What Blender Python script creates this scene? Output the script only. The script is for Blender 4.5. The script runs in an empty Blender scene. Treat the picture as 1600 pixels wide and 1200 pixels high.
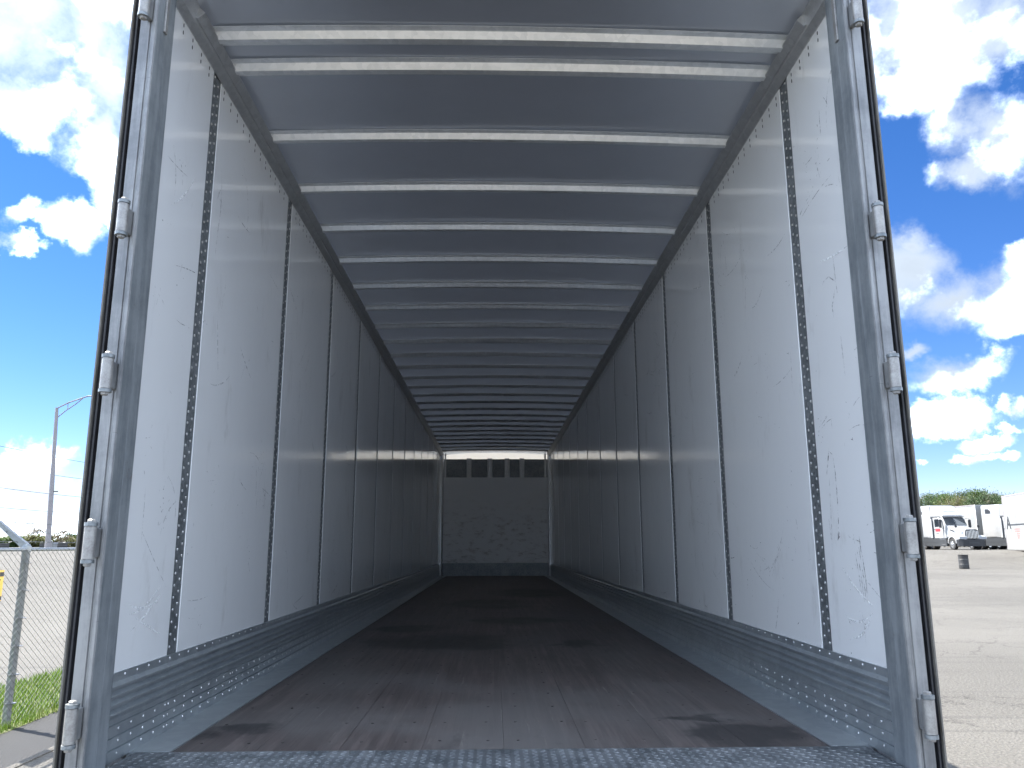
import bpy, math, random
from math import sin, cos, pi, radians, sqrt, hypot
from mathutils import Vector, Matrix
random.seed(7)
SC = bpy.context.scene
COL = SC.collection

# ------------------------------------------------------------------ camera
CAM = Vector((-0.0365, 0.0, 1.93))
FOC, PITCH, YAW, ROLL = 1230.92, 0.2020, 0.0234, -0.0029
_F = Vector((sin(YAW)*cos(PITCH), cos(YAW)*cos(PITCH), sin(PITCH)))
_R0 = Vector((cos(YAW), -sin(YAW), 0)); _U0 = _R0.cross(_F)
_R = _R0*cos(ROLL) + _U0*sin(ROLL); _U = _U0*cos(ROLL) - _R0*sin(ROLL)
cd = bpy.data.cameras.new('camera'); cam = bpy.data.objects.new('camera', cd); COL.objects.link(cam)
cam.matrix_world = Matrix(((_R.x, _U.x, -_F.x, CAM.x), (_R.y, _U.y, -_F.y, CAM.y), (_R.z, _U.z, -_F.z, CAM.z), (0, 0, 0, 1)))
cd.sensor_width = 36; cd.lens = 36*FOC/1600; cd.clip_start = 0.05; cd.clip_end = 8000
SC.camera = cam

# ------------------------------------------------------------------ sun, sky, exposure
SUN_EL, SUN_AZ = radians(52), radians(-60)          # azimuth clockwise from +Y
SKY_STRENGTH, CLOUD, EXPOSURE, SUN = 0.05, 1.5, 3.3, 2.0
SC.view_settings.view_transform = 'Standard'; SC.view_settings.look = 'None'
SC.view_settings.gamma = 1; SC.view_settings.exposure = EXPOSURE; SC.view_settings.use_curve_mapping = False
sd = Vector((sin(SUN_AZ)*cos(SUN_EL), cos(SUN_AZ)*cos(SUN_EL), sin(SUN_EL)))
sl = bpy.data.lights.new('sun', 'SUN'); sl.energy = SUN; sl.angle = radians(0.53); sl.color = (1, .95, .87)
so = bpy.data.objects.new('sun', sl); COL.objects.link(so); so.location = sd*60
so.rotation_euler = (-sd).to_track_quat('-Z', 'Y').to_euler()

W = bpy.data.worlds.new('World'); SC.world = W; W.use_nodes = True
wt = W.node_tree; wt.nodes.clear()
class N:
    """small node builder"""
    def __init__(s, tree): s.t = tree
    def new(s, typ, **kw):
        n = s.t.nodes.new(typ)
        for k, v in kw.items(): setattr(n, k, v)
        return n
    def link(s, a, b): s.t.links.new(a, b)
    def put(s, sock, v):
        if hasattr(v, 'is_output') or isinstance(v, bpy.types.NodeSocket): s.link(v, sock)
        elif v is not None: sock.default_value = v
    def math(s, op, a, b=None, c=None, clamp=False):
        n = s.new('ShaderNodeMath', operation=op); n.use_clamp = clamp
        s.put(n.inputs[0], a); s.put(n.inputs[1], b)
        if c is not None: s.put(n.inputs[2], c)
        return n.outputs[0]
    def vec(s, op, a, b=None, scale=None):
        n = s.new('ShaderNodeVectorMath', operation=op)
        s.put(n.inputs[0], a); s.put(n.inputs[1], b)
        if scale is not None: s.put(n.inputs['Scale'], scale)
        return n.outputs['Value'] if op in ('DOT_PRODUCT', 'LENGTH', 'DISTANCE') else n.outputs[0]
    def comb(s, x, y, z=0.0):
        n = s.new('ShaderNodeCombineXYZ'); s.put(n.inputs[0], x); s.put(n.inputs[1], y); s.put(n.inputs[2], z); return n.outputs[0]
    def noise(s, v, scale, detail=4, rough=.55, dist=0, col=False):
        n = s.new('ShaderNodeTexNoise'); s.put(n.inputs['Vector'], v)
        n.inputs['Scale'].default_value = scale; n.inputs['Detail'].default_value = detail
        n.inputs['Roughness'].default_value = rough; n.inputs['Distortion'].default_value = dist
        return n.outputs['Color'] if col else n.outputs['Fac']
    def voro(s, v, scale, feature='F1', rand=1):
        n = s.new('ShaderNodeTexVoronoi', feature=feature); s.put(n.inputs['Vector'], v)
        n.inputs['Scale'].default_value = scale; n.inputs['Randomness'].default_value = rand
        return n
    def map(s, v, a, b, c=0.0, d=1.0, smooth=True):
        n = s.new('ShaderNodeMapRange'); n.interpolation_type = 'SMOOTHSTEP' if smooth else 'LINEAR'
        s.put(n.inputs[0], v); n.inputs[1].default_value = a; n.inputs[2].default_value = b
        s.put(n.inputs[3], c); s.put(n.inputs[4], d); return n.outputs[0]
    def mix(s, f, a, b, mode='MIX'):
        n = s.new('ShaderNodeMix', data_type='RGBA', blend_type=mode)
        s.put(n.inputs[0], f); s.put(n.inputs[6], a if not isinstance(a, tuple) else (*a[:3], 1)); s.put(n.inputs[7], b if not isinstance(b, tuple) else (*b[:3], 1))
        return n.outputs[2]

def pix_ray(u, v):
    return (_F + _R*((u-800)/FOC) + _U*((600-v)/FOC)).normalized()
def build_sky():
    n = N(wt)
    D = n.vec('NORMALIZE', n.new('ShaderNodeTexCoord').outputs['Generated'])
    sky = n.new('ShaderNodeTexSky', sky_type='NISHITA', sun_disc=False, sun_elevation=SUN_EL, sun_rotation=SUN_AZ % (2*pi),
                air_density=.85, dust_density=.02, ozone_density=2.6, altitude=900)
    # clouds: groups of cumulus at fixed directions, frayed by noise
    wob = n.vec('SCALE', n.vec('SUBTRACT', n.noise(D, 9, 6, .62, col=True), (.5, .5, .5)), scale=.11)
    wob2 = n.vec('SCALE', n.vec('SUBTRACT', n.noise(D, 30, 5, .55, col=True), (.5, .5, .5)), scale=.018)
    Dw = n.vec('ADD', n.vec('ADD', D, wob), wob2)
    blobs = [(30,40,140,105),(165,70,85,130),(20,150,70,45),(172,210,42,85),(195,330,26,36),(88,348,45,30),(8,342,28,24),(18,388,30,12),
             (50,742,85,36),(110,770,40,20),(30,800,60,12),(60,822,70,14),(120,836,50,10),
             (1440,50,120,100),(1570,45,100,62),(1400,120,42,55),(1565,205,75,70),(1515,275,55,26),(1490,180,46,46),
             (1425,425,66,62),(1495,462,62,46),(1565,470,62,58),(1570,515,52,26),(1595,425,40,36),(1420,372,34,26),
             (1420,550,24,14),(1485,592,66,26),(1542,574,34,22),(1465,657,72,24),(1592,637,26,12),(1545,694,38,13),(1574,672,18,7),
             (1530,719,40,7),(1592,719,20,8),(1432,728,10,7)]
    acc = None
    for (u, v, rx, ry) in blobs:
        c = pix_ray(u, v); r = c.cross(Vector((0, 0, 1))).normalized(); up = r.cross(c)
        ax = (pix_ray(u+rx*1.04, v)-c).length; ay = (pix_ray(u, v+ry*1.04)-c).length
        a = n.vec('DOT_PRODUCT', Dw, tuple(r/ax)); b = n.vec('DOT_PRODUCT', Dw, tuple(up/ay))
        d = n.math('SUBTRACT', 1.0, n.vec('LENGTH', n.comb(a, b)))
        acc = d if acc is None else n.math('MAXIMUM', acc, d)
    sep = n.new('ShaderNodeSeparateXYZ'); n.link(D, sep.inputs[0])
    up = n.math('MAXIMUM', sep.outputs[2], 0.0)
    P = n.vec('DIVIDE', D, n.comb(n.math('ADD', up, .12), n.math('ADD', up, .12), 1.0))
    sepP = n.new('ShaderNodeSeparateXYZ'); n.link(P, sepP.inputs[0])
    P2 = n.comb(sepP.outputs[0], sepP.outputs[1], 0)
    gen = n.math('MULTIPLY_ADD', n.noise(P2, 1.25, 6, .52, .25), 4.4, -2.0)      # cover elsewhere, about as in view
    away = n.map(n.vec('DOT_PRODUCT', D, tuple(_F)), cos(radians(47)), cos(radians(40)), 0, -4)
    dens = n.math('MAXIMUM', acc, n.math('ADD', gen, away))
    fr = n.math('MULTIPLY_ADD', n.noise(D, 11, 10, .60, .15), 2.8, -1.45)
    dens = n.math('ADD', dens, fr)
    alpha = n.math('MULTIPLY', n.map(dens, -.52, 1.0), .97)
    # self-shading: compare billow noise here with a point a little nearer the sun
    nb1 = n.noise(D, 8, 7, .52); nb2 = n.noise(n.vec('ADD', D, (sd.x*.02, sd.y*.02, .045)), 8, 7, .52)
    sh = n.map(n.math('SUBTRACT', nb1, nb2), -.08, .18, .07, .9)
    thick = n.map(dens, .1, 1.4, 1.0, .85)
    sh = n.math('MULTIPLY', n.math('MINIMUM', n.math('MAXIMUM', sh, .07), 1.15), thick)
    # clouds nearer the sun's side are brighter (forward scattering)
    fwd = n.map(n.vec('DOT_PRODUCT', D, tuple(sd)), -.2, .95, .74, 1.5)
    cl = n.vec('SCALE', (.82, .94, 1.09), scale=n.math('MULTIPLY', n.math('MULTIPLY', sh, fwd), CLOUD/SKY_STRENGTH))
    hs = n.new('ShaderNodeHueSaturation'); hs.inputs['Saturation'].default_value = 1.28; n.link(sky.outputs[0], hs.inputs['Color'])
    out = n.mix(alpha, n.vec('MULTIPLY', hs.outputs[0], (.455, .395, .46)), cl)
    bg = n.new('ShaderNodeBackground'); bg.inputs[1].default_value = SKY_STRENGTH; n.link(out, bg.inputs[0])
    o = n.new('ShaderNodeOutputWorld'); n.link(bg.outputs[0], o.inputs[0])
build_sky()
SC.cycles.max_bounces = 16; SC.cycles.diffuse_bounces = 10; SC.cycles.glossy_bounces = 8; SC.cycles.transparent_max_bounces = 12
W.cycles.sampling_method = 'MANUAL'; W.cycles.sample_map_resolution = 512

# ------------------------------------------------------------------ mesh builder
class MB:
    def __init__(s): s.v = []; s.f = []; s.m = []; s.mi = 0
    def _q(s, *idx): s.f.append(idx); s.m.append(s.mi)
    def box(s, x0, x1, y0, y1, z0, z1):
        b = len(s.v)
        s.v += [(x0,y0,z0),(x1,y0,z0),(x1,y1,z0),(x0,y1,z0),(x0,y0,z1),(x1,y0,z1),(x1,y1,z1),(x0,y1,z1)]
        for q in ((0,3,2,1),(4,5,6,7),(0,1,5,4),(1,2,6,5),(2,3,7,6),(3,0,4,7)): s._q(*[b+i for i in q])
        return s
    def prism(s, pts, axis, a, b):
        """pts: 2D polygon in the two other axes (order x,y,z); extruded along axis from a to b"""
        n = len(pts); o = len(s.v)
        for t in (a, b):
            for (p, q) in pts:
                s.v.append({'x': (t, p, q), 'y': (p, t, q), 'z': (p, q, t)}[axis])
        for i in range(n):
            j = (i+1) % n; s._q(o+i, o+j, o+n+j, o+n+i)
        s._q(*[o+i for i in range(n)][::-1]); s._q(*[o+n+i for i in range(n)])
        return s
    def strip(s, pts, axis, a, b):
        """open profile extruded"""
        n = len(pts); o = len(s.v)
        for t in (a, b):
            for (p, q) in pts:
                s.v.append({'x': (t, p, q), 'y': (p, t, q), 'z': (p, q, t)}[axis])
        for i in range(n-1): s._q(o+i, o+i+1, o+n+i+1, o+n+i)
        return s
    def lathe(s, c, axis, prof, n=12, cap=True):
        """prof: list of (t along axis, radius)"""
        o = len(s.v); ax = 'xyz'.index(axis); u, w = (ax+1) % 3, (ax+2) % 3
        for (t, r) in prof:
            for k in range(n):
                p = [0, 0, 0]; p[ax] = c[ax]+t; p[u] = c[u]+r*cos(2*pi*k/n); p[w] = c[w]+r*sin(2*pi*k/n); s.v.append(tuple(p))
        for i in range(len(prof)-1):
            for k in range(n):
                a = o+i*n+k; b = o+i*n+(k+1) % n; s._q(a, b, b+n, a+n)
        if cap:
            s._q(*[o+k for k in range(n)][::-1]); s._q(*[o+(len(prof)-1)*n+k for k in range(n)])
        return s
    def tube(s, path, r, n=6, cap=True):
        P = [Vector(p) for p in path]; o = len(s.v); R = r if isinstance(r, (list, tuple)) else [r]*len(P)
        for i, p in enumerate(P):
            d = (P[min(i+1, len(P)-1)]-P[max(i-1, 0)]).normalized()
            a = d.cross(Vector((0, 0, 1)) if abs(d.z) < .9 else Vector((1, 0, 0))).normalized(); b = d.cross(a)
            for k in range(n): s.v.append(tuple(p + (a*cos(2*pi*k/n)+b*sin(2*pi*k/n))*R[i]))
        for i in range(len(P)-1):
            for k in range(n):
                a = o+i*n+k; b = o+i*n+(k+1) % n; s._q(a, b, b+n, a+n)
        if cap: s._q(*[o+k for k in range(n)][::-1]); s._q(*[o+(len(P)-1)*n+k for k in range(n)])
        return s
    def loft(s, secs, k=3):
        """secs: (y, halfwidth_bottom, halfwidth_top, z0, z1, radius) rounded rectangles in XZ"""
        o = len(s.v); n = 4*(k+1)
        for (y, hb, ht, z0, z1, r) in secs:
            for (cx, cz, a0) in ((ht-r, z1-r, 0), (-(ht-r), z1-r, pi/2), (-(hb-r), z0+r, pi), (hb-r, z0+r, 1.5*pi)):
                for i in range(k+1):
                    a = a0+pi/2*i/k; s.v.append((cx+r*cos(a), y, cz+r*sin(a)))
        for i in range(len(secs)-1):
            for j in range(n):
                a = o+i*n+j; b = o+i*n+(j+1) % n; s._q(a, b, b+n, a+n)
        s._q(*[o+j for j in range(n)][::-1]); s._q(*[o+(len(secs)-1)*n+j for j in range(n)])
        return s
    def face(s, pts):
        o = len(s.v); s.v += [tuple(p) for p in pts]; s._q(*range(o, o+len(pts))); return s
    def mesh(s, name, mats, smooth=False, bevel=0):
        me = bpy.data.meshes.new(name); me.from_pydata(s.v, [], s.f)
        for m in (mats if isinstance(mats, (list, tuple)) else [mats]): me.materials.append(m)
        me.polygons.foreach_set('material_index', s.m)
        import bmesh
        bm = bmesh.new(); bm.from_mesh(me)
        if bevel:
            bmesh.ops.remove_doubles(bm, verts=bm.verts, dist=1e-5)
            bmesh.ops.bevel(bm, geom=[e for e in bm.edges if e.is_manifold and e.calc_face_angle(0) > .5], offset=bevel, segments=2, affect='EDGES', profile=.5)
        bmesh.ops.recalc_face_normals(bm, faces=bm.faces)
        bm.to_mesh(me); bm.free()
        if smooth:
            me.polygons.foreach_set('use_smooth', [True]*len(me.polygons)); me.set_sharp_from_angle(angle=radians(38))
        me.update(); return me
    def build(s, name, mats, parent=None, smooth=False, bevel=0, loc=None):
        return link(name, s.mesh(name, mats, smooth, bevel), parent, loc)
def link(name, me, parent=None, loc=None):
    o = bpy.data.objects.new(name, me); COL.objects.link(o)
    if parent is not None: o.parent = parent
    if loc is not None: o.location = loc
    return o
def thing(name, label, cat, loc=(0, 0, 0), rz=0, group=None):
    o = bpy.data.objects.new(name, None); COL.objects.link(o); o.empty_display_size = .3
    o.location = loc; o.rotation_euler = (0, 0, rz); return tag(o, label, cat, group)
def tag(o, label=None, cat=None, group=None, kind=None):
    if label: o['label'] = label
    if cat: o['category'] = cat
    if group: o['group'] = group
    if kind: o['kind'] = kind
    return o
def copy_tree(o, parent=None):
    c = o.copy(); COL.objects.link(c); c.parent = parent
    for ch in list(o.children): copy_tree(ch, c)
    return c

# ------------------------------------------------------------------ materials
MATS = {}
def mat(name, fn=None, base=(.5,.5,.5), rough=.5, metal=0.0, spec=.5, coat=0):
    m = bpy.data.materials.new(name); m.use_nodes = True
    n = N(m.node_tree); p = m.node_tree.nodes['Principled BSDF']
    p.inputs['Base Color'].default_value = (*base, 1); p.inputs['Roughness'].default_value = rough
    p.inputs['Metallic'].default_value = metal; p.inputs['Specular IOR Level'].default_value = spec
    p.inputs['Coat Weight'].default_value = coat
    if fn: fn(n, p)
    MATS[name] = m; return m
def coords(n): return n.new('ShaderNodeTexCoord').outputs['Object']
def worldpos(n): return n.new('ShaderNodeNewGeometry').outputs['Position']
def bump(n, p, h, strength, dist):
    b = n.new('ShaderNodeBump'); b.inputs['Strength'].default_value = strength; b.inputs['Distance'].default_value = dist
    n.put(b.inputs['Height'], h); n.link(b.outputs[0], p.inputs['Normal'])
def var(lo, hi, scale, rough=.5, metal=0.0, detail=5, rv=.12, bmp=0, stretch=None):
    """generic weathered surface: colour, gloss and relief vary with noise"""
    def fn(n, p):
        c = worldpos(n)
        if stretch: c = n.vec('MULTIPLY', c, stretch)
        f = n.noise(c, scale, detail, .62); f2 = n.noise(c, scale*7.3, 3, .6)
        g = n.math('MULTIPLY_ADD', f2, .45, n.math('MULTIPLY', f, .75))
        g = n.map(g, .32, .88)
        n.link(n.mix(g, lo, hi), p.inputs['Base Color'])
        n.put(p.inputs['Roughness'], n.math('MULTIPLY_ADD', f2, rv*2, rough-rv))
        p.inputs['Metallic'].default_value = metal
        if bmp: bump(n, p, g, .5, bmp)
    return fn

def f_panel(n, p):
    c = worldpos(n)
    f = n.noise(c, .9, 4, .6); smudge = n.noise(n.vec('MULTIPLY', c, (2, 2, .8)), 2.2, 6, .68)
    col = n.mix(f, (.885, .895, .895), (.915, .92, .915))
    sm = n.map(smudge, .57, .76, 0, .42)
    col = n.mix(sm, col, (.50, .48, .45))
    for (sv, th) in (((1, 9, .55), .70), ((1, .6, 11), .72)):
        ln = n.noise(n.vec('MULTIPLY', c, sv), 2.3, 6, .78)
        col = n.mix(n.math('MULTIPLY', n.map(ln, th-.02, th+.03, 0, .45), n.map(n.noise(c, 1.9, 3, .6), .48, .60)), col, (.40, .385, .37))
    sp = n.voro(c, 38); 
    dots = n.math('MULTIPLY', n.map(sp.outputs['Distance'], .16, .10, 0, .75), n.map(n.noise(c, 2.6, 3, .7), .62, .70))
    col = n.mix(dots, col, (.16, .15, .15))
    n.link(col, p.inputs['Base Color'])
    n.put(p.inputs['Roughness'], n.math('MULTIPLY_ADD', smudge, .12, .035))
    bump(n, p, n.noise(n.vec('MULTIPLY', c, (1, 1, .6)), 2.2, 3, .5), .22, .014)
mat('panel', f_panel, spec=.85)
def f_galv(dark, light, rough, metal=.85, sc=45):
    def fn(n, p):
        c = worldpos(n)
        v = n.voro(c, sc); f = n.noise(c, 6, 5, .65)
        g = n.math('MULTIPLY_ADD', v.outputs['Color'], .35, n.math('MULTIPLY', f, .7))
        n.link(n.mix(n.map(g, .25, .8), dark, light), p.inputs['Base Color'])
        n.put(p.inputs['Roughness'], n.math('MULTIPLY_ADD', f, .25, rough-.12)); p.inputs['Metallic'].default_value = metal
        bump(n, p, f, .15, .002)
    return fn
mat('bow', f_galv((.76, .785, .80), (.93, .945, .955), .36, .7))
mat('rail', f_galv((.52, .53, .54), (.64, .65, .66), .42, .7))
def f_roof(n, p):
    var((.58, .60, .63), (.64, .66, .69), .8, .30, .85, detail=2, rv=.03)(n, p)
    t = n.new('ShaderNodeBsdfTranslucent'); t.inputs[0].default_value = (.058, .065, .080, 1); mx = n.new('ShaderNodeMixShader'); mx.inputs[0].default_value = .25  # faint translucency added so the sheet glows as fill light inside
    n.link(p.outputs[0], mx.inputs[1]); n.link(t.outputs[0], mx.inputs[2]); n.link(mx.outputs[0], n.t.nodes['Material Output'].inputs[0])
mat('roof', f_roof)
def f_skin(n, p):
    t = n.new('ShaderNodeBsdfTranslucent'); t.inputs[0].default_value = (.62, .64, .66, 1); mx = n.new('ShaderNodeMixShader'); mx.inputs[0].default_value = .45  # translucency added to let daylight through to the sheet below as fill
    n.link(p.outputs[0], mx.inputs[1]); n.link(t.outputs[0], mx.inputs[2]); n.link(mx.outputs[0], n.t.nodes['Material Output'].inputs[0])
mat('roof_skin', f_skin, base=(.75, .75, .75), rough=.4)
mat('strip', f_galv((.17, .19, .20), (.34, .36, .37), .5, .6, 70))
mat('rivet', var((.5, .5, .5), (.78, .78, .77), 9, .35, .6))
mat('scuffband', f_galv((.46, .50, .53), (.58, .62, .64), .34, .7, 24))
def f_frame(lo, hi, scr=.5):
    def fn(n, p):
        c = worldpos(n)
        f = n.noise(n.vec('MULTIPLY', c, (30, 30, 2.5)), 1, 6, .7); f2 = n.noise(c, 5, 6, .7)
        g = n.map(n.math('MULTIPLY_ADD', f, .55, n.math('MULTIPLY', f2, .55)), .40, .68)
        col = n.mix(g, lo, hi)
        sc = n.noise(n.vec('MULTIPLY', c, (6, 6, 34)), 1, 4, .75)
        col = n.mix(n.math('MULTIPLY', n.map(sc, .66, .74, 0, scr), n.map(f2, .4, .6)), col, (.06, .06, .06))
        rust = n.map(n.noise(c, 9, 6, .75), .64, .76, 0, .45)
        col = n.mix(rust, col, (.22, .15, .11))
        n.link(col, p.inputs['Base Color']); n.put(p.inputs['Roughness'], n.math('MULTIPLY_ADD', f, .3, .34)); p.inputs['Metallic'].default_value = .55
        bump(n, p, f2, .2, .003)
    return fn
mat('frame', f_frame((.20, .205, .21), (.36, .362, .36), .6))
mat('jamb', f_frame((.26, .29, .31), (.42, .45, .47), .7))
mat('hinge', var((.24, .23, .22), (.46, .45, .43), 22, .45, .45, rv=.2))
mat('rubber', var((.018, .018, .020), (.05, .05, .055), 12, .55))
mat('door_skin', var((.13, .12, .105), (.20, .19, .165), 8, .5))
mat('white_paint', var((.70, .71, .72), (.80, .80, .80), 3, .3))
def f_fibre(n, p):
    t = n.new('ShaderNodeBsdfTranslucent'); t.inputs[0].default_value = (.70, .68, .64, 1); mx = n.new('ShaderNodeMixShader'); mx.inputs[0].default_value = .72
    n.link(p.outputs[0], mx.inputs[1]); n.link(t.outputs[0], mx.inputs[2]); n.link(mx.outputs[0], n.t.nodes['Material Output'].inputs[0])
mat('fibreglass', f_fibre, base=(.8, .79, .75), rough=.5)
mat('black', base=(.02, .02, .022), rough=.5)
mat('screw', base=(.05, .045, .045), rough=.5, metal=.3)
def f_mark(n, p):
    c = worldpos(n); tr = n.new('ShaderNodeBsdfTransparent'); mx = n.new('ShaderNodeMixShader')
    n.put(mx.inputs[0], n.map(n.noise(c, 45, 4, .7), .40, .66, 0, .75)); n.link(tr.outputs[0], mx.inputs[1]); n.link(p.outputs[0], mx.inputs[2])
    n.link(mx.outputs[0], n.t.nodes['Material Output'].inputs[0])
mat('mark', f_mark, base=(.13, .12, .12), rough=.6)
mat('mark_light', f_mark, base=(.96, .96, .96), rough=.12)
def f_floor(n, p):
    c = worldpos(n); oi = n.new('ShaderNodeObjectInfo').outputs['Random']
    g = n.noise(n.vec('MULTIPLY', c, (22, .9, 1)), 2.0, 6, .65); big = n.noise(c, 1.1, 5, .65); mid = n.noise(n.vec('MULTIPLY', c, (3, 1, 1)), 2.5, 6, .7)
    col = n.mix(n.map(g, .36, .64), (.068, .057, .055), (.135, .111, .106))
    sx = n.new('ShaderNodeSeparateXYZ'); n.link(c, sx.inputs[0])
    lane = n.math('FLOOR', n.math('MULTIPLY', sx.outputs[0], 1/.0314))
    wn = n.new('ShaderNodeTexWhiteNoise', noise_dimensions='2D')
    n.link(n.comb(lane, n.math('FLOOR', n.math('ADD', n.math('MULTIPLY', sx.outputs[1], .8), n.math('MULTIPLY', lane, .37)))), wn.inputs['Vector'])
    col = n.mix(n.math('MULTIPLY', wn.outputs['Value'], .5), col, (.05, .041, .041))
    edge = n.math('ABSOLUTE', n.math('SUBTRACT', n.math('FRACT', n.math('MULTIPLY', sx.outputs[0], 1/.0314)), .5))
    col = n.mix(n.map(edge, .46, .5, 0, .5), col, (.03, .026, .026))
    col = n.mix(n.math('MULTIPLY', oi, .25), col, (.09, .07, .066))
    col = n.mix(n.map(big, .40, .66, 0, .75), col, (.130, .124, .122))          # grey worn traffic dust
    col = n.mix(n.map(mid, .58, .74, 0, .55), col, (.048, .043, .043))
    sc = n.noise(n.vec('MULTIPLY', c, (34, 1.1, 1)), 1.0, 5, .8)
    col = n.mix(n.math('MULTIPLY', n.map(sc, .60, .68, 0, .75), n.map(n.noise(c, 2.1, 3, .6), .44, .58)), col, (.20, .185, .172))
    # oil stains with fixed outlines
    wv = n.vec('ADD', c, n.vec('SCALE', n.vec('SUBTRACT', n.noise(c, 3.6, 6, .62, col=True), (.5, .5, .5)), scale=.62))
    st = None
    for (x, y, ax, ay) in [(-.42,6.0,.50,.52),(-.75,6.9,.28,.30),(-.15,5.75,.22,.25),(-1.03,3.24,.15,.10),(.92,3.08,.24,.16),(.76,3.33,.16,.08),(.55,5.9,.16,.22),(.18,7.6,.4,.35),(-.1,9.8,.5,.8),(.5,12,.5,1.2)]:
        q = n.vec('LENGTH', n.vec('MULTIPLY', n.vec('SUBTRACT', wv, (x, y, 1.245)), (1/ax, 1/ay, 0)))
        d = n.map(q, 1.3, .6); st = d if st is None else n.math('MAXIMUM', st, d)
    col = n.mix(n.math('MULTIPLY', n.math('MULTIPLY', st, n.map(mid, .25, .55, .45, 1)), .8), col, (.018, .018, .02))
    n.link(col, p.inputs['Base Color'])
    n.put(p.inputs['Roughness'], n.math('MULTIPLY_ADD', big, .3, .38))
    bump(n, p, n.math('ADD', g, n.math('MULTIPLY', mid, .6)), .35, .004)
mat('floor', f_floor, spec=.4)
mat('tread', f_galv((.12, .135, .15), (.29, .31, .335), .45, .7, 14))
def f_front(n, p):
    c = worldpos(n); s = n.new('ShaderNodeSeparateXYZ'); n.link(c, s.inputs[0])
    f = n.noise(n.vec('MULTIPLY', c, (1, 1, 1.6)), 2.2, 6, .7); f3 = n.noise(n.vec('MULTIPLY', c, (1, 1, 2.2)), 4.5, 8, .78)
    low = n.map(s.outputs[2], 3.2, 2.2)
    col = n.mix(f, (.88, .89, .895), (.92, .92, .91))
    col = n.mix(n.math('MULTIPLY', n.map(f3, .50, .68, 0, .7), low), col, (.34, .30, .28))
    col = n.mix(n.math('MULTIPLY', n.map(f, .56, .68, 0, .5), low), col, (.45, .38, .34))
    n.link(col, p.inputs['Base Color']); p.inputs['Roughness'].default_value = .42
mat('frontplate', f_front)
def f_ground(n, p):
    c = worldpos(n)
    big = n.noise(c, .13, 6, .6); mid = n.noise(c, 1.3, 6, .7); fine = n.noise(c, 30, 5, .8); st = n.voro(c, 34)
    col = n.mix(n.map(big, .3, .7), (.060, .057, .052), (.092, .087, .079))
    col = n.mix(n.map(mid, .5, .75, 0, .4), col, (.057, .053, .047))
    col = n.mix(n.map(fine, .4, .72, 0, .7), col, (.175, .165, .148))
    col = n.mix(n.map(st.outputs['Distance'], .0, .28, .55, 0), col, (.13, .125, .12))
    cv = n.voro(n.vec('ADD', c, n.vec('SCALE', n.noise(c, 1.1, 5, .7, col=True), scale=1.3)), .55, 'DISTANCE_TO_EDGE')
    crack = n.math('MULTIPLY', n.map(cv.outputs['Distance'], .014, .003), n.map(n.noise(c, .3, 3), .40, .55))
    col = n.mix(n.math('MULTIPLY', crack, .75), col, (.035, .032, .03))
    tyre = n.noise(n.vec('MULTIPLY', c, (.10, 2.3, 1)), 1.0, 5, .65)
    col = n.mix(n.map(tyre, .56, .70, 0, .5), col, (.05, .048, .046))
    n.link(col, p.inputs['Base Color']); p.inputs['Roughness'].default_value = .9
    bump(n, p, n.math('ADD', fine, st.outputs['Distance']), .8, .012)
mat('ground', f_ground, spec=.25)
def f_asphalt(n, p):
    c = worldpos(n); f = n.noise(c, .9, 5, .65); fi = n.noise(c, 70, 3, .7); v = n.voro(c, 9)
    col = n.mix(f, (.009, .0095, .0105), (.016, .0165, .018)); col = n.mix(n.map(fi, .5, .75, 0, .6), col, (.05, .05, .053))
    col = n.mix(n.map(v.outputs['Distance'], .10, .05, 0, .8), col, (.02, .02, .02))
    n.link(col, p.inputs['Base Color']); p.inputs['Roughness'].default_value = .88; bump(n, p, fi, .5, .005)
mat('asphalt', f_asphalt)
def f_grass(n, p):
    oi = n.new('ShaderNodeNewGeometry').outputs['Random Per Island']; c = worldpos(n)
    col = n.mix(oi, (.085, .165, .006), (.175, .26, .018)); col = n.mix(n.map(n.noise(c, 2.4, 4), .52, .72, 0, .6), col, (.24, .24, .075))
    n.link(col, p.inputs['Base Color']); p.inputs['Roughness'].default_value = .55; p.inputs['Subsurface Weight'].default_value = 0
mat('grass', f_grass)
mat('soil', var((.05, .055, .02), (.10, .12, .03), 6, .95))
mat('galvpipe', var((.18, .20, .21), (.28, .30, .31), 14, .4, .55))
mat('wire', base=(.16, .165, .17), rough=.42, metal=.5)
mat('cable', base=(.10, .10, .11), rough=.6)
mat('lamp_metal', var((.24, .22, .22), (.30, .28, .28), 5, .5, .3))
mat('wood_pole', var((.11, .085, .065), (.18, .145, .11), 6, .85, stretch=(8, 8, .6)))
mat('sign_yellow', var((.78, .45, .06), (.84, .52, .09), 8, .4))
mat('truck_white', var((.24, .25, .26), (.29, .29, .29), 1.5, .2))
mat('truck_grey', base=(.035, .038, .042), rough=.5)
mat('truck_black', base=(.022, .023, .026), rough=.4)
mat('chrome', base=(.72, .74, .76), rough=.12, metal=1)
mat('glass_dark', base=(.014, .018, .022), rough=.04, spec=.8)
mat('lens', base=(.55, .57, .58), rough=.08, spec=.8)
mat('red', base=(.42, .03, .04), rough=.4)
mat('faded_red', base=(.34, .15, .14), rough=.6)
mat('tyre', base=(.022, .022, .023), rough=.75)
mat('rim', base=(.62, .63, .64), rough=.25, metal=.9)
mat('van_white', var((.20, .21, .21), (.25, .25, .245), 1.2, .35, stretch=(1, 1, .5)))
mat('drum', var((.022, .022, .024), (.055, .054, .053), 5, .5))
mat('crate_dark', var((.06, .06, .06), (.11, .105, .10), 3, .8))
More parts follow.
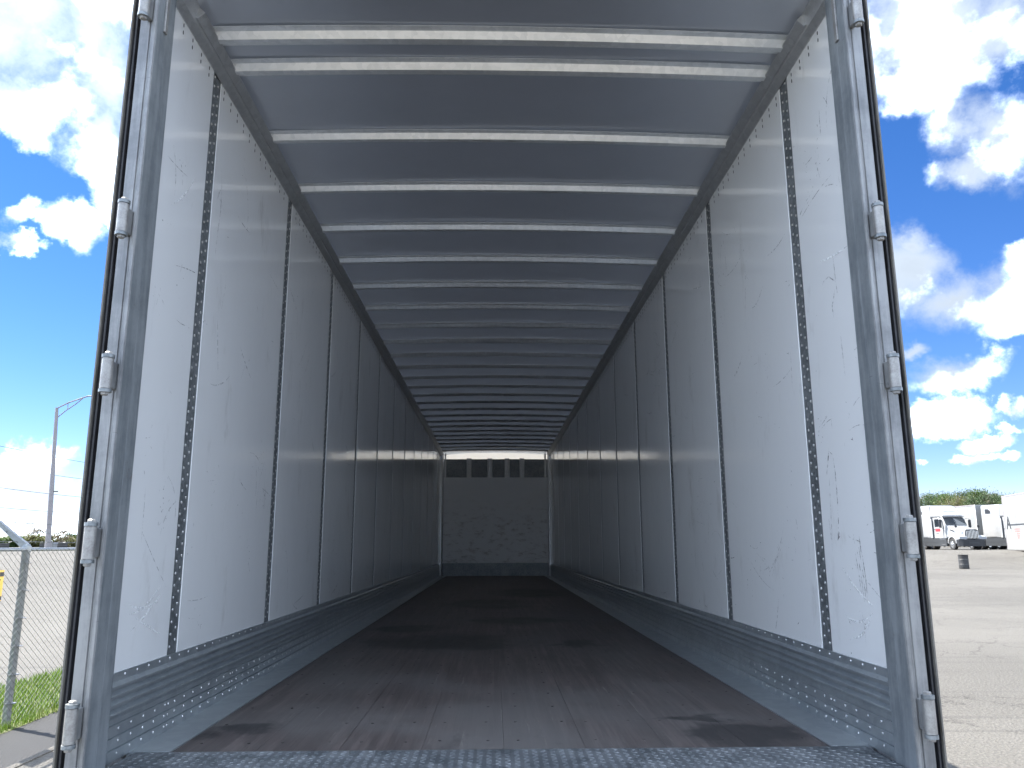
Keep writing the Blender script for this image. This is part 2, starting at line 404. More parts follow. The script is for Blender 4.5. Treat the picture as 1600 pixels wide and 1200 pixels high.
def leaf(name, a, b):
    def fn(n, p):
        r = n.new('ShaderNodeNewGeometry').outputs['Random Per Island']
        n.link(n.mix(r, a, b), p.inputs['Base Color']); p.inputs['Roughness'].default_value = .6
        t = n.new('ShaderNodeBsdfTranslucent'); n.link(n.mix(r, a, b), t.inputs[0]); mx = n.new('ShaderNodeMixShader'); mx.inputs[0].default_value = .35
        n.link(p.outputs[0], mx.inputs[1]); n.link(t.outputs[0], mx.inputs[2]); n.link(mx.outputs[0], n.t.nodes['Material Output'].inputs[0])
    return mat(name, fn)
leaf('leaf_green', (.050, .090, .022), (.10, .150, .042)); leaf('leaf_yellow', (.085, .092, .028), (.145, .142, .048)); leaf('leaf_brown', (.085, .07, .046), (.13, .108, .07))
leaf('leaf_deep', (.035, .065, .022), (.065, .105, .036))
mat('bark', var((.09, .075, .06), (.17, .15, .125), 4, .9))
M = MATS

# ------------------------------------------------------------------ ground
def sst(t): t = max(0.0, min(1.0, t)); return t*t*(3-2*t)
def hz(x, y):
    r = hypot(x, y); side = sst((x-6)/16)
    return 1.78*sst((-x-8.5)/16)*sst((y+30)/20) + side*(.37*sst((r-18)/40) + 1.06*sst((r-59)/12))
g = MB(); rad = [0, 1, 2, 3, 4, 5, 6, 8, 10, 12, 15, 18, 22, 26, 30, 35, 40, 45, 50, 54, 58, 60, 62, 64, 66, 68, 70, 72, 75, 80, 90, 110, 140, 200, 300, 500, 900, 1600, 3000, 5000]; NA = 144
for r in rad:
    for k in range(NA): x, y = r*sin(2*pi*k/NA), r*cos(2*pi*k/NA); g.v.append((x, y, hz(x, y)))
for i in range(len(rad)-1):
    for k in range(NA):
        a = i*NA+k; b = i*NA+(k+1) % NA
        if i == 0: g._q(a, a+NA, b+NA)
        else: g._q(a, a+NA, b+NA, b)
tag(g.build('ground', M['ground'], smooth=True), kind='structure')
m = MB(); 
def sheet(x0, x1, y0, y1, z, n=30, jit=.03):
    mb = MB(); 
    for i in range(n+1):
        y = y0+(y1-y0)*i/n
        mb.v += [(x0+random.uniform(-jit, jit), y, z), (x1+random.uniform(-jit, jit), y, z)]
        if i: o = 2*i; mb._q(o-2, o-1, o+1, o)
    return mb
tag(sheet(-5.26, -4.32, -12, 70, .004, 160).build('asphalt_strip', M['asphalt']), kind='structure')
tag(sheet(-6.85, -5.22, -12, 70, .008, 160, .05).build('verge', M['soil']), kind='structure')
kb = MB().box(-4.36, -4.28, -12, 70, -.02, .012).build('kerb_edge', M['ground'], bevel=.006); tag(kb, kind='structure')
gm = MB()
for i in range(26000):
    y = 5 + 16*random.random()**1.25; x = random.uniform(-6.88, -5.2)
    h = random.uniform(.05, .13); a = random.uniform(0, 2*pi); lx, ly = cos(a)*.05*random.random(), sin(a)*.05*random.random(); w = .006
    px, py = -sin(a)*w, cos(a)*w
    gm.face([(x-px, y-py, .006), (x+px, y+py, .006), (x+lx*.5+px*.7, y+ly*.5+py*.7, h*.6), (x+lx, y+ly, h)])
me = bpy.data.meshes.new('grass'); me.from_pydata(gm.v, [], gm.f); me.materials.append(M['grass'])
tag(link('grass', me), 'strip of bright green grass under the chain-link fence', 'grass', kind='stuff')

# ------------------------------------------------------------------ the semi-trailer we look into
FL, KT, PT, RF = 1.245, 1.52, 4.0, 4.08           # floor, top of scuff band, top of wall panels, roof sheet
YR, YF = 2.69, 18.65                               # inside of rear frame, front wall
XW = 1.283
T = thing('semi_trailer', 'empty dry-van semi-trailer seen through its open rear doors, white panelled walls and ribbed roof', 'trailer', (0, 2.5, 0))
O = Vector((0, -2.5, 0))
def part(mb, name, m, parent=T, **k):
    o = mb.build(name, m, parent, **k)
    if parent is T: o.location = o.location + O
    return o
# floor
bw = 2*1.13/8
fb = MB().box(-bw/2+.0004, bw/2-.0004, 2.892, YF-.06, FL-.035, FL).mesh('floor_board', M['floor'], bevel=.0008)
for i in range(8): link('floor_board', fb, T, O+Vector((-1.13+bw*(i+.5), 0, random.uniform(-.0005, .0005))))
sc = MB(); yy = 3.02
while yy < 11:
    for i in range(8):
        for dx in (-.085, .085):
            if random.random() < .93: sc.lathe((-1.13+bw*(i+.5)+dx+random.gauss(0, .006), yy+random.gauss(0, .006), FL), 'z', [(-.002, .0055), (.0012, .0055)], 7)
    yy += .305
tag(part(sc, 'floor_screws', M['screw']), kind='stuff')
for s in (-1, 1):
    part(MB().box(min(s*1.131, s*1.279), max(s*1.131, s*1.279), 2.893, YF-.06, FL-.03, FL+.004), 'floor_edge_strip', M['scuffband'])
part(MB().box(-1.252, 1.252, 2.47, 2.89, FL-.03, FL+.003), 'threshold_plate', M['tread'], bevel=.003)
lg = MB(); zz = FL+.003
for i in range(82):
    for j in range(20):
        x = -1.24+.0305*i+(.0); y = 2.482+.0205*j
        if x > 1.24: continue
        a = radians(38 if (i+j) % 2 else -38); l, w = .0125, .0042; cx, cy = cos(a), sin(a)
        P4 = [(l, 0), (0, w), (-l, 0), (0, -w)]; o = len(lg.v)
        lg.v += [(x+p*cx-q*cy, y+p*cy+q*cx, zz) for p, q in P4] + [(x+p*.7*cx-q*.6*cy, y+p*.7*cy+q*.6*cx, zz+.0012) for p, q in P4]
        for k in range(4): lg._q(o+k, o+(k+1) % 4, o+4+(k+1) % 4, o+4+k)
        lg._q(o+4, o+5, o+6, o+7)
tag(part(lg, 'tread_lugs', M['tread']), kind='stuff')
part(MB().box(-1.25, 1.25, 2.9, YF, FL-.16, FL-.04), 'subfloor', M['black'])
# walls
SP, S0 = 1.2975, 3.2321
def marks(side, y0, y1, nrm, dens):
    mb = MB(); x = side*(XW-.0012)
    def stroke(pts, w):
        for i in range(len(pts)-1):
            (ya, za), (yb, zb) = pts[i], pts[i+1]; d = hypot(yb-ya, zb-za) or 1
            ny, nz = -(zb-za)/d*w/2, (yb-ya)/d*w/2; k0 = sin(pi*(i)/(len(pts)-1))*.8+.2; k1 = sin(pi*(i+1)/(len(pts)-1))*.8+.2
            if not all(y0 < q < y1 for q in (ya, yb)) or not all(KT+.02 < q < PT-.02 for q in (za, zb)): continue
            mb.face([(x, ya-ny*k0, za-nz*k0), (x, yb-ny*k1, zb-nz*k1), (x, yb+ny*k1, zb+nz*k1), (x, ya+ny*k0, za+nz*k0)])
    ctr = [(random.uniform(y0, y1), random.choice((1.75, 1.95, 2.25, 2.9, 3.3))+random.gauss(0, .1)) for _ in range(3)]
    for i in range(dens):
        y = random.uniform(y0, y1); z = KT + (PT-KT)*random.random()**1.35
        if random.random() < .62: c = random.choice(ctr); y = c[0]+random.gauss(0, .13); z = c[1]+random.gauss(0, .11)
        L = random.choice((.02, .03, .05, .08, .12, .2, .35)); a = random.choice((random.gauss(0, .2), random.gauss(pi/2, .15), random.uniform(0, pi)))
        cv = random.gauss(0, .9); pts = [(y, z)]
        for k in range(8):
            y += cos(a)*L/8; z += sin(a)*L/8; a += cv*L/8*3; pts.append((y, z))
        stroke(pts, random.uniform(.0015, .004))
        if random.random() < .4:                  # clusters of short nicks
            for q in range(6):
                yy, zz = y+random.gauss(0, .03), z+random.gauss(0, .05); b = random.uniform(0, pi); l = random.uniform(.004, .02)
                stroke([(yy, zz), (yy+cos(b)*l/2, zz+sin(b)*l/2), (yy+cos(b)*l, zz+sin(b)*l)], .003)
    return mb, stroke
holes = {}
for s in (-1, 1):
    bnd = [YR] + [S0 + k*SP for k in range(12)] + [YF-.03]
    for k in range(13):
        y0 = bnd[k] + (.048 if k else 0); y1 = bnd[k+1] - (.048 if k < 12 else 0)
        p = part(MB().box(min(s*XW, s*1.292), max(s*XW, s*1.292), y0, y1, KT-.02, PT+.08), 'wall_panel', M['panel'], bevel=.0018)
        mb, stroke = marks(s, y0+.01, y1-.01, 0, (24 if s < 0 else 46) if k < 4 else (10 if k < 8 else 6))
        if s > 0 and k == 0:
            stroke([(3.02, 2.93), (2.98, 2.96), (2.93, 2.965), (2.88, 2.93), (2.87, 2.92)], .005); stroke([(2.875, 3.02), (2.872, 2.95), (2.866, 2.87)], .006)
            stroke([(2.87, 2.93), (2.90, 2.87), (2.92, 2.84), (2.915, 2.79)], .007); stroke([(2.87, 2.72), (2.866, 2.62), (2.862, 2.55)], .005)
            stroke([(3.10, 2.20), (3.07, 2.27), (3.06, 2.30)], .008); stroke([(3.06, 2.29), (3.03, 2.27), (3.02, 2.2), (3.02, 2.1), (3.03, 2.0), (3.05, 1.96)], .007)
            stroke([(3.03, 1.985), (3.035, 1.965), (3.05, 1.945)], .02)
            for q in range(4): stroke([(2.86+.016*q, 1.93-.01*q), (2.845+.016*q, 1.82), (2.842+.014*q, 1.73)], .006)
            stroke([(2.96, 1.965), (2.93, 1.95), (2.89, 1.945), (2.865, 1.94)], .005); stroke([(2.866, 1.96), (2.862, 1.92), (2.862, 1.89)], .008)
        if s < 0 and k == 1:
            stroke([(3.36, 3.62), (3.38, 3.52), (3.385, 3.42), (3.37, 3.32), (3.36, 3.2)], .004)
        if mb.f:
            o = mb.build('scuff_marks', M['mark'], p); tag(o, kind='stuff'); 
        if k < 6:
            lb, st2 = marks(s, y0+.02, y1-.02, 0, 0)
            for q in range(5):
                yy, zz = random.uniform(y0, y1-.3), random.choice((random.uniform(1.56, 1.75), random.uniform(2.6, 3.6)))
                aa = random.gauss(-.3, .4); kk = random.random(); st2([(yy+t*.04*cos(aa), zz+t*.04*sin(aa)+.003*t*t*kk) for t in range(7)], random.uniform(.004, .012))
            if lb.f: tag(lb.build('polished_scrapes', M['mark_light'], p), kind='stuff')
        hb = MB(); yy = math.ceil((y0+.03-2.838)/.0965)*.0965+2.838
        while yy < y1-.02:
            for zz in (PT-.022, PT-.054):
                if k < 7: hb.prism([(yy+.0045*cos(t*pi/4), zz+.0095*sin(t*pi/4)) for t in range(8)], 'x', s*(XW-.0008), s*(XW+.002))
            yy += .0965
        if hb.f: tag(hb.build('slot_holes', M['black'], p), kind='stuff')
    for k in range(12):
        y = S0 + k*SP; mb = MB().box(min(s*1.2865, s*1.294), max(s*1.2865, s*1.294), y-.0485, y+.0485, KT-.02, PT+.08)
        o = part(mb, 'seam_strip', M['strip'])
        if k < 8:
            rb = MB(); zz = KT+.03
            while zz < PT+.02:
                for dy in (-.022, .022):
                    rb.lathe((s*1.2865, y+dy+random.gauss(0, .002), zz+(0 if dy < 0 else .022)), 'x', [(0, .0062), (-s*.0025, .0045)], 6)
                zz += .046
            tag(rb.build('rivets', M['rivet'], o), kind='stuff')
    # scuff band: top flange, corrugation, grooved and riveted kick plate
    pr = [(1.2815, KT+.003), (1.2765, KT+.003), (1.2765, KT-.022)]
    z = KT-.022
    for q in range(4):
        pr += [(1.2775, z-.004), (1.2615, z-.014), (1.2615, z-.020), (1.2775, z-.024)]; z -= .0285
    pr += [(1.270, z-.006), (1.2685, 1.367)]
    for zz in (1.367, 1.328, 1.2895): pr += [(1.2685, zz), (1.2755, zz-.002), (1.2755, zz-.006), (1.2685, zz-.008)]
    pr += [(1.2685, FL+.0015), (1.2815, FL+.0015)]
    o = part(MB().prism([(s*a, b) for (a, b) in pr], 'y', 2.692, YF-.03), 'scuff_band', M['scuffband'])
    rb = MB(); yy = 2.70; i = 0
    while yy < 17.5:
        for zz in (1.346, 1.308, 1.27): rb.lathe((s*1.2685, yy+random.gauss(0, .002), zz+random.gauss(0, .001)), 'x', [(0, .0048), (-s*.0018, .0042), (-s*.003, .002)], 6)
        if i % 8 == 5:
            for zz in (1.346, 1.308, 1.27): rb.lathe((s*1.2685, yy+.03, zz), 'x', [(0, .0048), (-s*.0018, .0042), (-s*.003, .002)], 6)
        rb.lathe((s*1.2765, yy+.03, KT-.009), 'x', [(0, .005), (-s*.003, .003)], 6)
        yy += .0935; i += 1
    tag(rb.build('rivets', M['rivet'], o), kind='stuff')
    # top rail
    rp = [(1.2825, PT-.001), (1.2765, PT-.001), (1.252, PT+.020), (1.2475, PT+.031), (1.243, PT+.031), (1.240, PT+.026), (1.213, PT+.050), (1.213, PT+.056), (1.232, PT+.075), (1.2825, PT+.075)]
    part(MB().prism([(s*a, b) for (a, b) in rp], 'y', 2.86, YF-.02), 'top_rail', M['rail'])
    part(MB().prism([(s*a, b) for (a, b) in [(1.2825, PT-.003), (1.277, PT-.003), (1.252, PT+.018), (1.235, PT+.085), (1.2825, PT+.085)]], 'y', YR+.001, 2.875), 'rail_corner', M['rail'])
# roof sheet with slight waves, and its bows
rs = MB(); nx, ny = 24, 130
for j in range(ny+1):
    y = 2.70+(YF-2.70)*j/ny
    for i in range(nx+1):
        x = -1.27+2.54*i/nx; c = .022*(1-(x/1.27)**2)
        wv = .0025*sin(x*2.1+y*1.7)+.002*sin(y*5.1+1.3*x)
        rs.v.append((x, y, RF+c+wv*(1-(x/1.27)**2)))
for j in range(ny):
    for i in range(nx): a = j*(nx+1)+i; rs._q(a, a+1, a+nx+2, a+nx+1)
part(rs, 'roof_sheet', M['roof'], smooth=True)
part(MB().strip([(-1.3, RF+.012), (-.7, RF+.047), (0, RF+.057), (.7, RF+.047), (1.3, RF+.012)], 'y', 2.56, YF+.07), 'roof_skin', M['roof_skin'])
BOWS = [3.035, 3.258] + [3.887+.6155*k for k in range(24)]
for bi, yb in enumerate(BOWS):
    mb = MB(); prof = [(-.055, -.001), (-.055, -.0035), (-.024, -.004), (-.004, -.030), (.026, -.030), (.044, -.004), (.075, -.0035), (.075, -.001)]
    n = 20; ph = random.uniform(0, 6); am = random.uniform(.001, .006); sk = random.uniform(-.006, .006); o = 0
    for i in range(n+1):
        x = -1.222+2.444*i/n; c = .022*(1-(x/1.27)**2)
        gap = am*(sin(x*2.3+ph)*.5+.5)*(1-(x/1.222)**2)
        for q, (dy, dz) in enumerate(prof):
            fl = 1 if q in (0, 1, 6, 7) else 0
            mb.v.append((x, yb+dy+sk*x, RF+c+dz-.006+(gap*.6 if fl else 0)))
    k = len(prof)
    for i in range(n):
        for j in range(k): a = i*k+j; b = i*k+(j+1) % k; mb._q(a, b, b+k, a+k)
    mb._q(*range(k)); mb._q(*[n*k+j for j in range(k)][::-1])
    part(mb, 'roof_bow', M['bow'])
# rear frame posts
for s in (-1, 1):
    pf = [(1.312, 2.552), (1.279, 2.552), (1.2765, 2.556), (1.274, 2.552), (1.264, 2.545), (1.256, 2.546), (1.253, 2.552), (1.253, 2.615), (1.2535, 2.617), (1.2535, 2.622), (1.253, 2.624), (1.253, 2.688), (1.292, 2.688), (1.312, 2.66)]
    mb = MB(); mb.prism([(s*a, b) for (a, b) in pf], 'z', .95, 4.12)
    nf = len(pf); mb.m = [1 if 6 <= i < 11 else 0 for i in range(nf)] + [0, 0]
    post = part(mb, 'rear_post', [M['frame'], M['jamb']])
    part(MB().prism([(s*1.256, .98), (s*1.30, .98), (s*1.345, 1.10), (s*1.316, 1.235), (s*1.313, 1.235), (s*1.313, 1.0)], 'y', 2.50, 2.545), 'gusset', M['frame'], parent=T)
    part(MB().box(min(s*1.2445, s*1.2525), max(s*1.2445, s*1.2525), 2.60, 2.622, 3.78, 4.1), 'latch_keeper', M['hinge'], bevel=.002)
    # hinges
    for z in (1.412, 1.9415, 2.475, 3.008, 3.83):
        zc = z+(.008 if s > 0 else 0)
        h = MB().lathe((s*1.281, 2.503, zc), 'z', [(-.05, .0165), (-.049, .0178), (.049, .0178), (.05, .0165)], 16).build('hinge', M['hinge'], T, smooth=True, loc=O)
        MB().box(min(s*1.270, s*1.290), max(s*1.270, s*1.290), 2.512, 2.5515, zc-.045, zc+.045).build('hinge_leaf', M['frame'], h, bevel=.004)
        for e in (-1, 1):
            MB().lathe((s*1.281, 2.503, zc+e*.0565), 'z', [(-.0055, .0195), (.0055, .0195)], 16).build('washer', M['strip'], h, smooth=True)
            MB().lathe((s*1.281, 2.503, zc+e*.0655), 'z', [(-.0035, .0125), (.0035, .0125), (.006, .009)] if e > 0 else [(-.006, .009), (-.0035, .0125), (.0035, .0125)], 6).build('pin_head', M['hinge'], h)
    # door folded back along the side
    d = part(MB().box(min(s*1.338, s*1.344), max(s*1.338, s*1.344), 2.545, 3.76, 1.16, 4.12), 'rear_door', M['door_skin'], bevel=.0015)
    MB().box(min(s*1.319, s*1.3375), max(s*1.319, s*1.3375), 2.575, 3.75, 1.18, 4.10).build('door_core', M['white_paint'], d)
    MB().prism([(s*a, b) for (a, b) in [(1.3135, 2.585), (1.3145, 2.565), (1.3185, 2.563), (1.3205, 2.572), (1.3235, 2.572), (1.3255, 2.556), (1.3305, 2.555), (1.3325, 2.566), (1.3372, 2.556), (1.3372, 2.585)]], 'z', 1.17, 4.11).build('door_seal', M['rubber'], d)
part(MB().box(-1.31, 1.31, 2.55, 2.688, 4.10, 4.22), 'door_header', M['frame'], bevel=.004)
part(MB().box(-1.31, 1.31, 2.48, 2.9, 1.05, FL-.032), 'rear_sill', M['frame'], bevel=.004)
# front wall
part(MB().box(-1.215, 1.235, YF-.012, YF, 1.53, 3.50), 'front_panel', M['frontplate'], bevel=.002)
part(MB().box(-1.25, 1.25, YF+.05, YF+.06, FL, 3.94), 'front_skin', M['strip'])
part(MB().box(-1.21, 1.23, YF-.02, YF, FL, 1.527), 'front_kick_plate', M['strip'])
part(MB().box(-1.275, 1.275, YF+.045, YF+.049, 3.93, 4.125), 'light_strip', M['fibreglass'])
for x in (-.62, -.13, .28, .63):
    part(MB().prism([(x-.06, YF+.045), (x-.05, YF), (x-.03, YF), (x-.02, YF+.03), (x+.02, YF+.03), (x+.03, YF), (x+.05, YF), (x+.06, YF+.045)], 'z', 3.502, 3.955), 'front_post', M['rail'])
for s in (-1, 1):
    part(MB().prism([(s*1.28, YF-.07), (s*1.25, YF-.07), (s*1.222+.008, YF-.03), (s*1.222+.008, YF+.01), (s*1.28, YF+.01)], 'z', FL, 4.06), 'corner_post', M['rail'])
    part(MB().box(min(s*1.162, s*1.20), max(s*1.162, s*1.20), YF+.005, YF+.02, 3.502, 4.07), 'front_trim', M['rail'])
    part(MB().box(min(s*1.2945, s*1.300), max(s*1.2945, s*1.300), 2.70, YF+.06, 1.10, 4.09), 'outer_side', M['white_paint'])
    part(MB().box(min(s*1.05, s*1.13), max(s*1.05, s*1.13), 3.2, 16, .95, 1.08), 'frame_rail', M['black'])
part(MB().box(-1.3, 1.3, YF+.061, YF+.07, 1.10, 3.94), 'front_outer', M['white_paint'])
def wheel(parent, c, r=.5, w=.26, rim_side=1, tm='tyre'):
    t = MB().lathe(c, 'x', [(-w/2, r*.62), (-w/2, r*.93), (-w*.38, r), (w*.38, r), (w/2, r*.93), (w/2, r*.62)], 28).build('wheel', M['tyre'], parent, smooth=True)
    MB().lathe(c, 'x', [(rim_side*(w/2+.004), r*.60), (rim_side*(w/2-.03), r*.50), (rim_side*(w/2-.03), r*.30), (rim_side*(w/2+.03), r*.22), (rim_side*(w/2+.05), r*.10)], 20).build('rim', M['rim'], t, smooth=True)
    return t
for yy in (5.4, 6.65):
    for s in (-1, 1):
        for xx in (.72, 1.06): wheel(T, (s*xx, yy-2.5, .5), rim_side=s)
for s in (-1, 1):
    part(MB().box(s*.9-.06, s*.9+.06, 15.4, 15.52, .05, 1.08), 'landing_leg', M['black'])
    part(MB().box(s*.9-.13, s*.9+.13, 15.33, 15.59, .0, .05), 'landing_foot', M['black'])
    part(MB().box(s*.45-.04, s*.45+.04, 2.55, 2.65, .55, 1.1), 'bumper_upright', M['frame'])
part(MB().box(-1.15, 1.15, 2.52, 2.64, .45, .55), 'underride_bar', M['frame'], bevel=.01)

# ------------------------------------------------------------------ chain-link fence
FX, FZ = -5.35, 1.90
posts = [9.28+3.05*k for k in range(-3, 14)]
fence = thing('chain_link_fence', 'galvanized chain-link fence with outward barbed-wire arms beside the grass', 'fence', (FX, posts[0], 0))
OF = Vector((-FX, -posts[0], 0))
for y in posts:
    p = MB().lathe((FX, y, 0), 'z', [(-.02, .042), (1.86, .042), (1.88, .050), (1.93, .050), (1.96, .03)], 12).build('post', M['galvpipe'], fence, smooth=True, loc=OF)
    MB().prism([(FX-.36, 2.24), (FX-.40, 2.22), (FX-.03, 1.90), (FX+.045, 1.90), (FX+.045, 1.93), (FX+.01, 1.965)], 'y', y-.025, y+.025).build('barb_arm', M['galvpipe'], p)
    for zz in (.25, .55, .85, 1.15, 1.45, 1.75): MB().lathe((FX+.02, y, zz), 'z', [(-.003, .062), (.003, .062)], 10).build('tie_wire', M['wire'], p)
MB().tube([(FX+.02, posts[0], FZ), (FX+.02, posts[-1], FZ)], .021, 10).build('top_rail', M['galvpipe'], fence, smooth=True, loc=OF)
for i, (dx, z) in enumerate(((-.10, 1.99), (-.23, 2.10), (-.37, 2.215))):
    path = []; 
    for k in range(len(posts)-1):
        for t in range(6): path.append((FX+dx, posts[k]+3.05*t/6, z-.012*sin(pi*t/6)))
    st = MB().tube(path, .0028, 4); yy = 5.0
    while yy < 24:
        for q in range(2):
            a = random.uniform(0, pi); dxx, dzz = cos(a)*.016, sin(a)*.016
            st.tube([(FX+dx-dxx, yy-.004, z-.006-dzz), (FX+dx+dxx, yy+.004, z-.006+dzz)], .002, 3)
        yy += .125
    st.build('barbed_wire', M['wire'], fence, loc=OF)
cl = MB(); pitch = .0508; r = .0025; ys, ye = posts[1], posts[6]; k = 0; y = ys; hgt = 1.86
nseg = int(hgt/.036)
while y < ye:
    o = len(cl.v)
    for i in range(nseg+1):
        yy = y+(pitch*.5 if (i+k) % 2 else -pitch*.5)*1.02; xx = FX+.044+(.0025 if i % 2 else -.0025); zz = .04+i*hgt/nseg
        for a in range(3): cl.v.append((xx+r*cos(a*2.094), yy+r*sin(a*2.094), zz))
        if i:
            for a in range(3): q = o+(i-1)*3; b = (a+1) % 3; cl._q(q+a, q+b, q+3+b, q+3+a)
    y += pitch; k += 1
me = bpy.data.meshes.new('chain_link_mesh'); me.from_pydata(cl.v, [], cl.f); me.materials.append(M['wire'])
tag(link('chain_link_mesh', me, fence, OF), kind='stuff')
# warning sign wired to the fence, its edge just in view
sg = thing('fence_sign', 'yellow-orange sign plate with black corner marks wired to the chain-link fence', 'sign', (FX+.06, 8.57, 1.52))
MB().box(0, .004, -.24, .24, -.155, .165).build('plate', M['sign_yellow'], sg, bevel=.001)
MB().box(.0045, .0065, .165, .235, .10, .145).build('corner_mark', M['black'], sg); MB().box(.0045, .0065, .165, .235, -.145, -.105).build('corner_mark', M['black'], sg)
MB().prism([(.165, .07), (.19, .075), (.165, .015), (.15, .01)], 'x', .0045, .0065).build('printed_stroke', M['black'], sg)

# ------------------------------------------------------------------ street lamp and power lines
def ray_at(u, v, y): d = pix_ray(u, v); return CAM + d*((y-CAM.y)/d.y)
LP = ray_at(75, 853, 52); LPT = ray_at(89, 637, 52); tip = ray_at(147, 619, 52)
LZ = hz(LP.x, 52)
lamp = thing('street_lamp', 'tall tapered grey street lamp with a curved truss arm beyond the fence', 'street lamp', (LP.x, 52, LZ))
LPT.z -= LZ; tip.z -= LZ
dx = LPT.x-LP.x; hT = LPT.z; ax = tip.x-LP.x
MB().tube([(dx*t, 0, hT*t) for t in (0, .25, .5, .75, 1)], [.17, .155, .14, .12, .10], 14).build('pole', M['lamp_metal'], lamp, smooth=True)
MB().tube([(dx, 0, hT-.05), (dx+.75, 0, hT+.35), (dx+1.5, 0, hT+.62), (ax-.4, 0, tip.z), (ax+.3, 0, tip.z+.03)], .045, 8).build('upper_arm', M['lamp_metal'], lamp, smooth=True)
MB().tube([(dx, 0, hT-.75), (dx+.6, 0, hT-.2), (dx+1.25, 0, hT+.28), (ax-.6, 0, tip.z-.03)], .035, 8).build('lower_arm', M['lamp_metal'], lamp, smooth=True)
MB().tube([(dx+.7, 0, hT-.1), (dx+.7, 0, hT+.32)], .025, 6).build('brace', M['lamp_metal'], lamp)
MB().loft([(-.16, .12, .1, tip.z-.04, tip.z+.05, .02), (.16, .12, .1, tip.z-.04, tip.z+.05, .02)]).build('lamp_head', M['lamp_metal'], lamp, loc=(ax+.55, 0, 0))
MB().lathe((0, 0, 0), 'z', [(0, .26), (.08, .26), (.1, .2), (.45, .19)], 14).build('base_cover', M['lamp_metal'], lamp, smooth=True)
MB().box(dx*.42+.12, dx*.42+.42, -.03, .03, hT*.395, hT*.402).build('bracket', M['black'], lamp)
wires = [((0, 697), (135, 723)), ((0, 729), (133, 749)), ((0, 762), (130, 777)), ((0, 793), (127, 802))]
nm = ['highest thin power line strung beyond the street lamp', 'second highest power line strung beyond the street lamp', 'third highest power line strung beyond the street lamp', 'lowest thin power line strung beyond the street lamp']
ends = []
for i, (a, b) in enumerate(wires):
    A = ray_at(*a, 95); Bp = ray_at(*b, 112); d = Bp-A
    P0 = A-d*.9; P1 = A+d*2.4; pts = []
    s0 = d.z/d.length
    for t in range(17):
        q = -0.9+3.3*t/16; P = A+d*q; P.z += .25*(q*q-q); pts.append(P)
    o = MB().tube(pts, .03, 5).build('power_line', M['cable']); tag(o, nm[i], 'power line', 'power lines beyond the fence'); ends.append((pts[0], pts[-1]))
for e in (0, 1):
    c = sum((w[e] for w in ends), Vector())/4; zt = max(w[e].z for w in ends)+.6
    up_ = thing('utility_pole', 'tall wooden utility pole carrying the %s ends of the power lines' % ('near' if e == 0 else 'far'), 'utility pole', (c.x, c.y, 0))
    MB().tube([(0, 0, 0), (0, 0, zt*.5), (0, 0, zt)], [.18, .15, .11], 10).build('pole', M['wood_pole'], up_, smooth=True)
    for w in ends:
        P = w[e]; MB().tube([(0, 0, P.z-.12), (P.x-c.x, P.y-c.y, P.z-.02)], .05, 6).build('insulator_arm', M['wood_pole'], up_)

